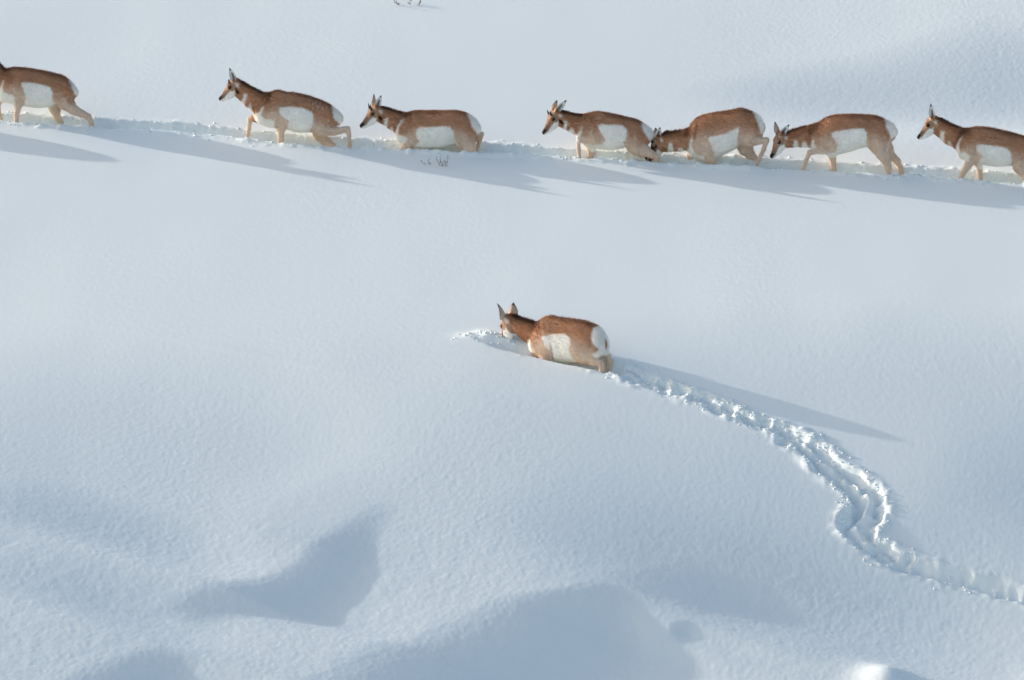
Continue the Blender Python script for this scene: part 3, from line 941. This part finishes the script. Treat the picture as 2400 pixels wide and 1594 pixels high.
    if sp.get('flecks'):
        # crystals of snow caught in the coat
        rs = np.random.default_rng(99); S = Soup()
        w = np.zeros(len(V))
        for cx, cy, rx, ry in sp['flecks']:
            w = np.maximum(w, np.exp(-((zx - cx) / rx) ** 2 - ((zy - cy) / ry) ** 2))
        w *= (y < 0) & (top - z < 0.3) & (top - z > 0.02)
        w /= w.sum()
        cen = np.array([0, 0, 0.0])
        for i in rs.choice(len(V), 70, p=w):
            n = np.array([0, y[i] * 2.0, z[i] - (top[i] - 0.2)]); n /= np.linalg.norm(n)
            v, f = clod_shape(0.0018 + 0.0028 * rs.random(), int(i) % 97)
            S.add(v + V[i] + n * 0.003 + dzv, f)
        o = S.build('snow_flecks', M_SNOW, root); o['kind'] = 'stuff'; o['label'] = 'specks of snow dusted over the back and hip'
    return root

HERD = []
# leading animal, cut by the left edge
HERD.append(dict(seed=1, ruffle=1.2, view=(0, 120, 7.84), ground=(95, 291), yaw=7,
    label='leftmost pronghorn in the line, its head cut off by the left edge',
    torso=[(-60, 560, 760, .05), (-10, 440, 890, .10), (80, 362, 935, .13), (160, 312, 955, .145), (260, 292, 985, .155), (400, 296, 1000, .17), (550, 315, 1020, .18), (700, 340, 1036, .185),
           (850, 368, 1020, .185), (1000, 405, 980, .18), (1120, 435, 945, .17), (1220, 490, 915, .155), (1300, 560, 895, .13), (1370, 630, 860, .09), (1415, 710, 800, .03)],
    head=(-310, 60, 0, 42, 0), neck=[(-245, 140, 125), (-180, 260, 145), (-90, 410, 170), (80, 580, 200)],
    fore_near=[(280, 700, 150), (350, 850, 100), (335, 1000, 66), (302, 1180, 46), (300, 1310, 40)],
    fore_far=[(60, 860, 90), (-60, 900, 60), (-30, 1080, 42), (15, 1270, 36)],
    hind_near=[(1150, 750, 185), (1200, 930, 140), (1350, 1075, 92), (1500, 1150, 72), (1625, 1200, 54), (1680, 1330, 42), (1690, 1400, 38)],
    hind_far=[(1020, 920, 130), (1000, 1040, 100), (1040, 1180, 66), (1120, 1320, 50)],
    ears=[('near', (-290, -250, -.07), (.4, .1, .9)), ('far', (-330, -250, .09), (.6, .1, .8))], horn=0.03,
    patches=[([(385, 600), (420, 575), (600, 580), (750, 610), (915, 660), (965, 760), (955, 880), (1010, 960), (900, 1080), (650, 1100), (400, 1060), (430, 980), (490, 870), (420, 700)], 'w'),
             ([(0, 680), (50, 560), (75, 540), (45, 660), (60, 750), (260, 830), (270, 990), (50, 990), (-80, 820)], 'w'),
             ([(1240, 510), (1290, 540), (1430, 640), (1470, 850), (1400, 870), (1370, 800), (1300, 650)], 'w')]))
HERD.append(dict(seed=2, view=(490, 140, 6.5333), ground=(700, 337), yaw=7,
    label='pronghorn second from left, head up, hind leg lifted, snow specks on its back',
    torso=[(690, 760, 860, .05), (740, 630, 945, .10), (830, 535, 1000, .13), (940, 492, 1035, .145), (1030, 460, 1048, .155), (1180, 492, 1062, .17), (1300, 500, 1098, .18), (1420, 525, 1112, .185),
           (1560, 562, 1105, .185), (1700, 612, 1070, .175), (1830, 675, 1040, .165), (1930, 745, 1015, .14), (2000, 805, 985, .10), (2035, 860, 930, .04)],
    head=(370, 410, 0, 43.7, 4), neck=[(455, 445, 105), (560, 520, 122), (680, 605, 148), (820, 690, 170)],
    fore_near=[(1000, 850, 130), (1110, 975, 80), (1098, 1100, 56), (1096, 1260, 44)],
    fore_far=[(800, 900, 90), (700, 890, 52), (625, 905, 38), (610, 1050, 33), (578, 1225, 27)], 
    hind_near=[(1740, 860, 180), (1720, 1040, 135), (1920, 1095, 66), (2118, 1062, 44), (2142, 1150, 31), (2150, 1250, 28), (2152, 1315, 30)],
    hind_far=[(1690, 1000, 130), (1690, 1130, 100), (1770, 1240, 66), (1900, 1315, 46)],
    ears=[('near', (310, 130, -.07), (.15, .1, 1.)), ('far', (305, 150, .07), (.5, .1, .8))], horn=0.03,
    flecks=[(1480, 610, 90, 45), (1640, 670, 90, 70), (1790, 740, 90, 40)],
    patches=[([(1065, 735), (1120, 725), (1250, 718), (1400, 730), (1510, 775), (1575, 800), (1595, 850), (1590, 960), (1570, 1040), (1540, 1060), (1580, 1150), (1400, 1200), (1190, 1200), (1175, 1080), (1200, 1000), (1215, 940), (1150, 890), (1090, 850), (1070, 800)], 'w'),
             ([(720, 830), (790, 770), (830, 715), (838, 735), (800, 830), (840, 900), (1000, 930), (1010, 1100), (850, 1080), (700, 960), (660, 860)], 'w'),
             ([(525, 518), (585, 518), (562, 620), (530, 700), (480, 660), (510, 590)], 'w'), ([(570, 730), (630, 665), (660, 780), (700, 845), (640, 860)], 'w'),
             ([(1855, 685), (1900, 690), (2060, 800), (2080, 960), (2000, 1050), (1970, 980), (1900, 880), (1885, 790)], 'w'),
             ([(935, 540), (905, 600), (860, 690), (840, 700), (880, 590), (910, 535)], 'd')]))
HERD.append(dict(seed=3, view=(820, 200, 6.5333), ground=(970, 354), yaw=7,
    label='pronghorn third from left, sunk to its belly behind a dry sprig, short black horns',
    torso=[(700, 640, 760, .05), (735, 560, 850, .10), (800, 480, 900, .13), (880, 425, 930, .145), (980, 386, 950, .155), (1100, 382, 965, .165), (1250, 380, 968, .18), (1400, 383, 955, .185),
           (1500, 382, 930, .185), (1600, 380, 905, .18), (1700, 395, 890, .17), (1790, 425, 880, .16), (1870, 475, 870, .14), (1940, 530, 830, .10), (1985, 600, 740, .04)],
    head=(372, 425, 0, 43, 22), neck=[(465, 445, 105), (580, 485, 120), (700, 545, 146), (820, 590, 165)],
    fore_near=[(880, 750, 125), (940, 850, 88), (850, 960, 56), (760, 1050, 44), (720, 1150, 34)],
    fore_far=[(960, 830, 110), (1030, 940, 60), (1080, 985, 44), (1020, 1060, 34)],
    hind_near=[(1730, 720, 180), (1770, 870, 135), (1840, 990, 98), (1870, 1100, 60), (1890, 1200, 44)],
    hind_far=[(1780, 720, 140), (1850, 800, 90), (1950, 780, 52), (2018, 742, 34), (1985, 860, 31), (1935, 1000, 28)],
    ears=[('near', (478, 158, -.08), (.45, .1, .85)), ('far', (352, 130, .06), (.75, .1, .6))], horn=0.06,
    patches=[([(1020, 670), (1060, 650), (1250, 635), (1450, 625), (1530, 640), (1575, 690), (1600, 800), (1610, 850), (1640, 920), (1400, 1030), (960, 1030), (960, 950), (1040, 880), (1080, 840), (1030, 830), (1015, 760)], 'w'),
             ([(690, 730), (730, 600), (790, 520), (828, 488), (800, 560), (740, 640), (745, 760), (880, 790), (880, 840), (800, 910), (700, 850)], 'w'),
             ([(525, 512), (580, 500), (575, 590), (560, 650), (505, 620)], 'w'), ([(610, 650), (650, 625), (665, 700), (620, 690)], 'w'),
             ([(1775, 435), (1830, 440), (2030, 540), (2020, 720), (1950, 770), (1920, 700), (1860, 640), (1835, 540)], 'w'),
             ([(820, 490), (850, 440), (750, 560), (705, 650), (700, 620), (740, 550)], 'd')]))
HERD.append(dict(seed=4, view=(1250, 210, 6.5333), ground=(1420, 374), yaw=7,
    label='pronghorn fourth from the left, foreleg lifted, its rump touched by the next one\'s face',
    torso=[(650, 570, 720, .05), (700, 470, 790, .10), (770, 400, 832, .13), (860, 352, 862, .145), (950, 332, 890, .155), (1080, 342, 915, .17), (1200, 365, 925, .18), (1300, 385, 908, .185),
           (1400, 410, 880, .18), (1520, 438, 890, .175), (1600, 465, 890, .17), (1680, 512, 870, .155), (1760, 568, 830, .125), (1810, 620, 760, .07), (1832, 660, 720, .03)],
    head=(318, 430, -.02, 52, 28), neck=[(415, 445, 105), (545, 490, 122), (670, 530, 146), (800, 560, 170)],
    fore_near=[(930, 640, 130), (1030, 765, 84), (880, 765, 66), (715, 740, 42), (688, 800, 32), (694, 900, 28), (706, 1045, 26)],
    fore_far=[(850, 780, 110), (890, 880, 66), (878, 960, 50), (865, 1045, 42)],
    hind_near=[(1560, 690, 170), (1570, 850, 140), (1700, 930, 92), (1810, 990, 62), (1885, 1035, 42), (1890, 1100, 36)],
    hind_far=[(1590, 800, 120), (1640, 900, 84), (1700, 980, 48), (1760, 1020, 34), (1745, 1050, 26)], lifted='hind_far',
    ears=[('near', (508, 165, -.11), (.05, .2, 1.0)), ('far', (358, 158, .06), (-.3, .1, 1.0))], horn=0.045,
    patches=[([(985, 545), (1050, 520), (1150, 540), (1300, 538), (1380, 560), (1425, 610), (1435, 660), (1420, 760), (1370, 800), (1410, 890), (1200, 1000), (900, 980), (730, 850), (725, 800), (900, 850), (1050, 830), (1110, 770), (1060, 700), (1010, 640), (995, 590)], 'w'),
             ([(630, 690), (700, 650), (745, 562), (748, 600), (725, 690), (690, 740), (700, 830), (640, 760)], 'w'),
             ([(460, 480), (515, 480), (520, 540), (500, 620), (425, 600), (465, 530)], 'w'), ([(530, 630), (580, 580), (610, 610), (645, 690), (580, 670)], 'w'),
             ([(1645, 510), (1700, 505), (1860, 600), (1860, 740), (1775, 800), (1740, 730), (1680, 640), (1650, 570)], 'w')]))
HERD.append(dict(seed=5, ruffle=1.25, view=(1490, 220, 6.5333), ground=(1690, 389), yaw=7, lat=0.05,
    label='pronghorn with lowered face pressed behind the rump of the one ahead, hind leg lifted high',
    torso=[(790, 620, 840, .05), (830, 490, 925, .10), (900, 385, 970, .13), (980, 337, 1000, .15), (1100, 302, 1005, .165), (1200, 282, 985, .175), (1300, 267, 950, .18), (1400, 254, 905, .185),
           (1500, 235, 850, .18), (1600, 214, 810, .175), (1700, 240, 790, .17), (1790, 275, 770, .155), (1870, 322, 730, .13), (1930, 395, 650, .08), (1960, 475, 560, .03)],
    head=(335, 768, .03, 65, 14), head_scale=1.06, neck=[(422, 750, 124), (520, 735, 140), (660, 722, 148), (800, 700, 176)],
    fore_near=[(980, 790, 130), (1080, 930, 90), (1150, 1000, 74), (1166, 1085, 58), (1160, 1180, 42)],
    fore_far=[(940, 850, 110), (860, 940, 58), (800, 1010, 44), (765, 1060, 36)],
    hind_near=[(1730, 540, 170), (1730, 690, 115), (1880, 720, 56), (2005, 705, 38), (1960, 850, 32), (1890, 1000, 29), (1842, 1110, 26)],
    hind_far=[(1640, 720, 140), (1680, 840, 100), (1790, 970, 62), (1880, 1060, 46), (1890, 1150, 38)],
    ears=[('near', (370, 520, -.10), (-.1, .2, 1.0)), ('far', (300, 520, .10), (.1, .2, 1.0))], horn=0.05, mask=0.9, mane=200, mane_len=1.15,
    patches=[([(1105, 680), (1140, 655), (1250, 640), (1380, 610), (1500, 550), (1580, 508), (1575, 560), (1555, 640), (1560, 780), (1520, 880), (1350, 960), (1230, 1000), (1190, 900), (1150, 780), (1120, 720)], 'w'),
             ([(860, 655), (870, 690), (850, 800), (900, 900), (1040, 960), (1060, 1040), (940, 1050), (810, 950), (780, 900), (730, 880), (820, 830), (815, 760)], 'w'),
             ([(510, 760), (540, 735), (560, 800), (585, 900), (485, 910), (495, 820)], 'w'), ([(625, 890), (660, 820), (710, 820), (740, 870), (800, 850), (800, 920), (630, 920)], 'w'),
             ([(1770, 270), (1830, 270), (1990, 380), (2000, 540), (1910, 640), (1890, 540), (1850, 420), (1810, 320)], 'w'),
             ([(930, 440), (900, 560), (880, 640), (870, 700), (910, 690), (930, 560), (950, 480)], 'd')]))
HERD.append(dict(seed=6, view=(1780, 230, 6.5333), ground=(1985, 405), yaw=7,
    label='pronghorn second from the right, nose hanging low over the trench, both ears up',
    torso=[(770, 580, 740, .05), (820, 440, 790, .10), (900, 368, 830, .13), (1000, 302, 860, .15), (1100, 264, 878, .165), (1200, 248, 865, .175), (1320, 243, 835, .185), (1430, 240, 802, .185),
           (1550, 245, 765, .185), (1650, 252, 745, .18), (1750, 260, 745, .17), (1850, 290, 740, .16), (1930, 325, 720, .14), (2020, 378, 660, .11), (2075, 440, 590, .06), (2092, 490, 540, .02)],
    head=(315, 645, -.02, 60, 26), neck=[(425, 640, 108), (545, 610, 128), (680, 592, 148), (820, 570, 172)],
    fore_near=[(980, 620, 130), (1090, 775, 78), (950, 795, 60), (770, 830, 38), (712, 960, 30), (668, 1085, 26)],
    fore_far=[(1050, 740, 110), (1105, 850, 66), (1122, 950, 50), (1136, 1100, 42)],
    hind_near=[(1800, 540, 175), (1810, 690, 150), (1880, 850, 100), (1950, 980, 66), (1975, 1080, 48), (1970, 1170, 42)],
    hind_far=[(1860, 600, 140), (1930, 760, 100), (2010, 870, 66), (2110, 965, 54), (2155, 1060, 42), (2170, 1140, 38)],
    ears=[('near', (458, 410, -.09), (.35, .2, .85)), ('far', (225, 362, .07), (.35, .1, .9))], cheek_spot=False, mane=110, mane_len=.75,
    patches=[([(1095, 545), (1130, 520), (1250, 495), (1400, 475), (1530, 460), (1600, 470), (1635, 520), (1640, 620), (1640, 720), (1700, 830), (1500, 830), (1300, 890), (1180, 920), (1050, 930), (840, 860), (1150, 830), (1190, 720), (1160, 640), (1110, 590)], 'w'),
             ([(770, 760), (810, 640), (825, 600), (832, 680), (862, 750), (820, 790)], 'w'),
             ([(515, 700), (550, 635), (580, 640), (605, 770), (510, 780)], 'w'), ([(632, 770), (650, 690), (690, 660), (730, 710), (765, 770)], 'w'),
             ([(1893, 308), (1960, 310), (2090, 370), (2140, 480), (2110, 560), (2010, 640), (2000, 560), (1940, 470), (1930, 390)], 'w'),
             ([(2010, 620), (1960, 800), (1945, 790), (1990, 620)], 'w')]))
HERD.append(dict(seed=7, view=(2100, 220, 7.84), ground=(2330, 428), yaw=7,
    label='rightmost pronghorn in the line, hindquarters cut off by the right edge',
    torso=[(1105, 880, 1010, .05), (1150, 765, 1135, .10), (1250, 662, 1215, .13), (1350, 622, 1260, .145), (1450, 602, 1280, .155), (1600, 602, 1300, .17), (1750, 622, 1322, .18), (1900, 655, 1328, .185),
           (2050, 690, 1320, .185), (2200, 730, 1300, .18), (2350, 778, 1280, .17), (2500, 835, 1260, .165), (2620, 905, 1220, .14), (2700, 985, 1140, .09), (2740, 1060, 1080, .03)],
    head=(648, 555, 0, 47, 4), neck=[(745, 580, 125), (860, 655, 146), (1000, 745, 176), (1180, 830, 205)],
    fore_near=[(1370, 1000, 150), (1420, 1150, 104), (1330, 1300, 72), (1230, 1460, 48), (1185, 1550, 40)],
    fore_far=[(1440, 1100, 120), (1500, 1240, 78), (1530, 1350, 56), (1545, 1520, 46)],
    hind_near=[(2350, 1120, 205), (2310, 1330, 150), (2390, 1490, 92), (2470, 1600, 58), (2500, 1700, 44)],
    hind_far=[(2450, 1150, 160), (2530, 1350, 100), (2620, 1480, 66), (2700, 1580, 48)],
    ears=[('near', (636, 185, -.06), (.15, .1, 1.)), ('far', (640, 200, .06), (.5, .1, .8))], cheek_spot=False, mane=170,
    patches=[([(1470, 960), (1500, 925), (1700, 940), (1900, 970), (2040, 1000), (2100, 1060), (2120, 1200), (2110, 1330), (1900, 1450), (1480, 1400), (1490, 1290), (1560, 1200), (1600, 1130), (1520, 1080), (1480, 1030)], 'w'),
             ([(1090, 1010), (1130, 900), (1212, 755), (1200, 820), (1150, 960), (1180, 1080), (1260, 1060), (1350, 1140), (1330, 1240), (1180, 1230)], 'w'),
             ([(815, 680), (895, 680), (880, 760), (885, 890), (790, 820)], 'w'), ([(930, 880), (980, 860), (1030, 970), (960, 950)], 'w'),
             ([(2560, 860), (2620, 870), (2780, 1000), (2760, 1180), (2650, 1150), (2590, 980)], 'w'),
             ([(1220, 700), (1190, 760), (1130, 860), (1160, 740), (1200, 690)], 'd')]))
# one more walks ahead, out of the picture; its shadow lies in it
import copy as _copy
_lead = _copy.deepcopy(HERD[5]); _lead.update(seed=9, shift=(-2415, -136), label='foremost pronghorn of the line, ahead of the left edge')
HERD.append(_lead)
# the one breaking its own trail
HERD.append(dict(seed=8, view=(1060, 680, 5.6), ground=(1340, 836), yaw=30, tail=C_BROWN * 0.8, ear_w=1.3, ruffle=1.45, half=0.0, depth=0.42,
    label='lone pronghorn below the line, belly deep, breaking its own trail through untouched snow',
    torso=[(1030, 640, 770, .05), (1070, 520, 850, .10), (1130, 425, 880, .13), (1200, 360, 905, .145), (1270, 334, 920, .155), (1380, 350, 935, .155), (1480, 364, 945, .162), (1600, 378, 955, .168),
           (1720, 398, 955, .168), (1820, 432, 940, .162), (1900, 470, 915, .15), (1960, 535, 875, .14), (1998, 620, 820, .10), (2012, 690, 770, .05)],
    head=(745, 455, .0, 70, -36), head_scale=1.18, neck=[(815, 442, 92), (900, 480, 108), (1000, 530, 130), (1110, 585, 152)],
    fore_near=[(1200, 740, 120), (1230, 880, 84), (1190, 1000, 50), (1180, 1100, 40)],
    fore_far=[(1130, 760, 110), (1100, 880, 70), (1080, 980, 44), (1080, 1080, 36)],
    hind_near=[(1740, 720, 165), (1720, 850, 110), (1860, 930, 66), (1950, 965, 44), (1960, 1040, 36), (1950, 1100, 34)],
    hind_far=[(1900, 720, 120), (1970, 800, 70), (2040, 850, 42), (2060, 950, 34), (2050, 1060, 30)],
    ears=[('near', (572, 178, -.14), (.1, .3, 1.)), ('far', (805, 165, .10), (.8, .1, .25))], cheek_spot=False, mane=170,
    patches=[([(1170, 630), (1200, 600), (1300, 580), (1480, 575), (1530, 620), (1550, 680), (1530, 780), (1550, 850), (1620, 940), (1400, 960), (1300, 940), (1290, 740), (1270, 785), (1210, 740), (1190, 680)], 'w'),
             ([(1280, 690), (1298, 735), (1318, 860), (1330, 910), (1308, 900), (1296, 790)], 'd'),  # shade in the fold behind the elbow, painted into the coat
             ([(990, 640), (1020, 650), (1030, 740), (1090, 830), (1000, 800)], 'w'),
             ([(1825, 560), (1850, 490), (1900, 470), (1960, 480), (2080, 560), (2100, 760), (1990, 860), (1900, 890), (1820, 850), (1915, 790), (1900, 760), (1840, 700), (1815, 630)], 'w')]))
for sp in HERD:
    pronghorn(sp)

# ------------------------------------------------------------------ dry sprigs poking out of the snow
def sprig(px, py, stems, label, seed, scale=1.0):
    rs = np.random.default_rng(seed)
    p = hit(px, py); p[2] = snow_z(p[0], p[1])[0]
    root = bpy.data.objects.new('dry_sprig', None); COL.objects.link(root); root.location = p
    tag(root, label, 'sprig', 'dry sprigs poking out of the snow')
    for dx, h, lean, base in stems:
        S = Soup(); n = 6; pts = []
        for i in range(n):
            t = i / (n - 1)
            pts.append(np.array([base + dx * t + 0.012 * math.sin(3 * t + seed), 0.03 * lean * t + 0.006 * math.sin(5 * t), -0.03 + (h + 0.03) * t]) * scale)
        S.tube(pts, [.0038 * (1 - .75 * i / n) * scale for i in range(n)], 5)
        for _ in range(5):
            i = rs.integers(2, n); q = pts[i]
            d = np.array([rs.normal(0, 1), rs.normal(0, 1), 0.8]); d /= np.linalg.norm(d)
            L = (0.02 + 0.03 * rs.random()) * scale
            S.tube([q, q + d * L * .5 + np.array([0, 0, .004]), q + d * L], [.002 * scale, .003 * scale, .001], 4)
        S.build('stem', M_TWIG, root)

sprig(1040, 390, [(-.03, .15, .3, -.01), (-.07, .11, -.2, -.02), (.03, .12, .1, .02), (.01, .09, -.2, .045), (.005, .055, .3, -.005)], 'small upright dry sprig in the shadow below the third pronghorn', 3)
sprig(1013, 386, [(-.06, .055, .1, 0), (-.10, .030, .2, -.04)], 'tiny low twig left of the small upright dry sprig', 5)
sprig(955, 12, [(-.09, .03, .3, -.05), (.10, .03, .2, .05), (.04, .06, .2, .0), (-.04, .06, .1, -.10), (.07, .04, .3, .08)], 'low dry sprig half buried at the top edge of the picture', 7, 1.2)
sprig(1180, 799, [(-.025, .075, .2, 0), (-.01, .05, .1, .02)], 'tiny dark twig in the snow at the lone pronghorn\'s muzzle', 11, .9)
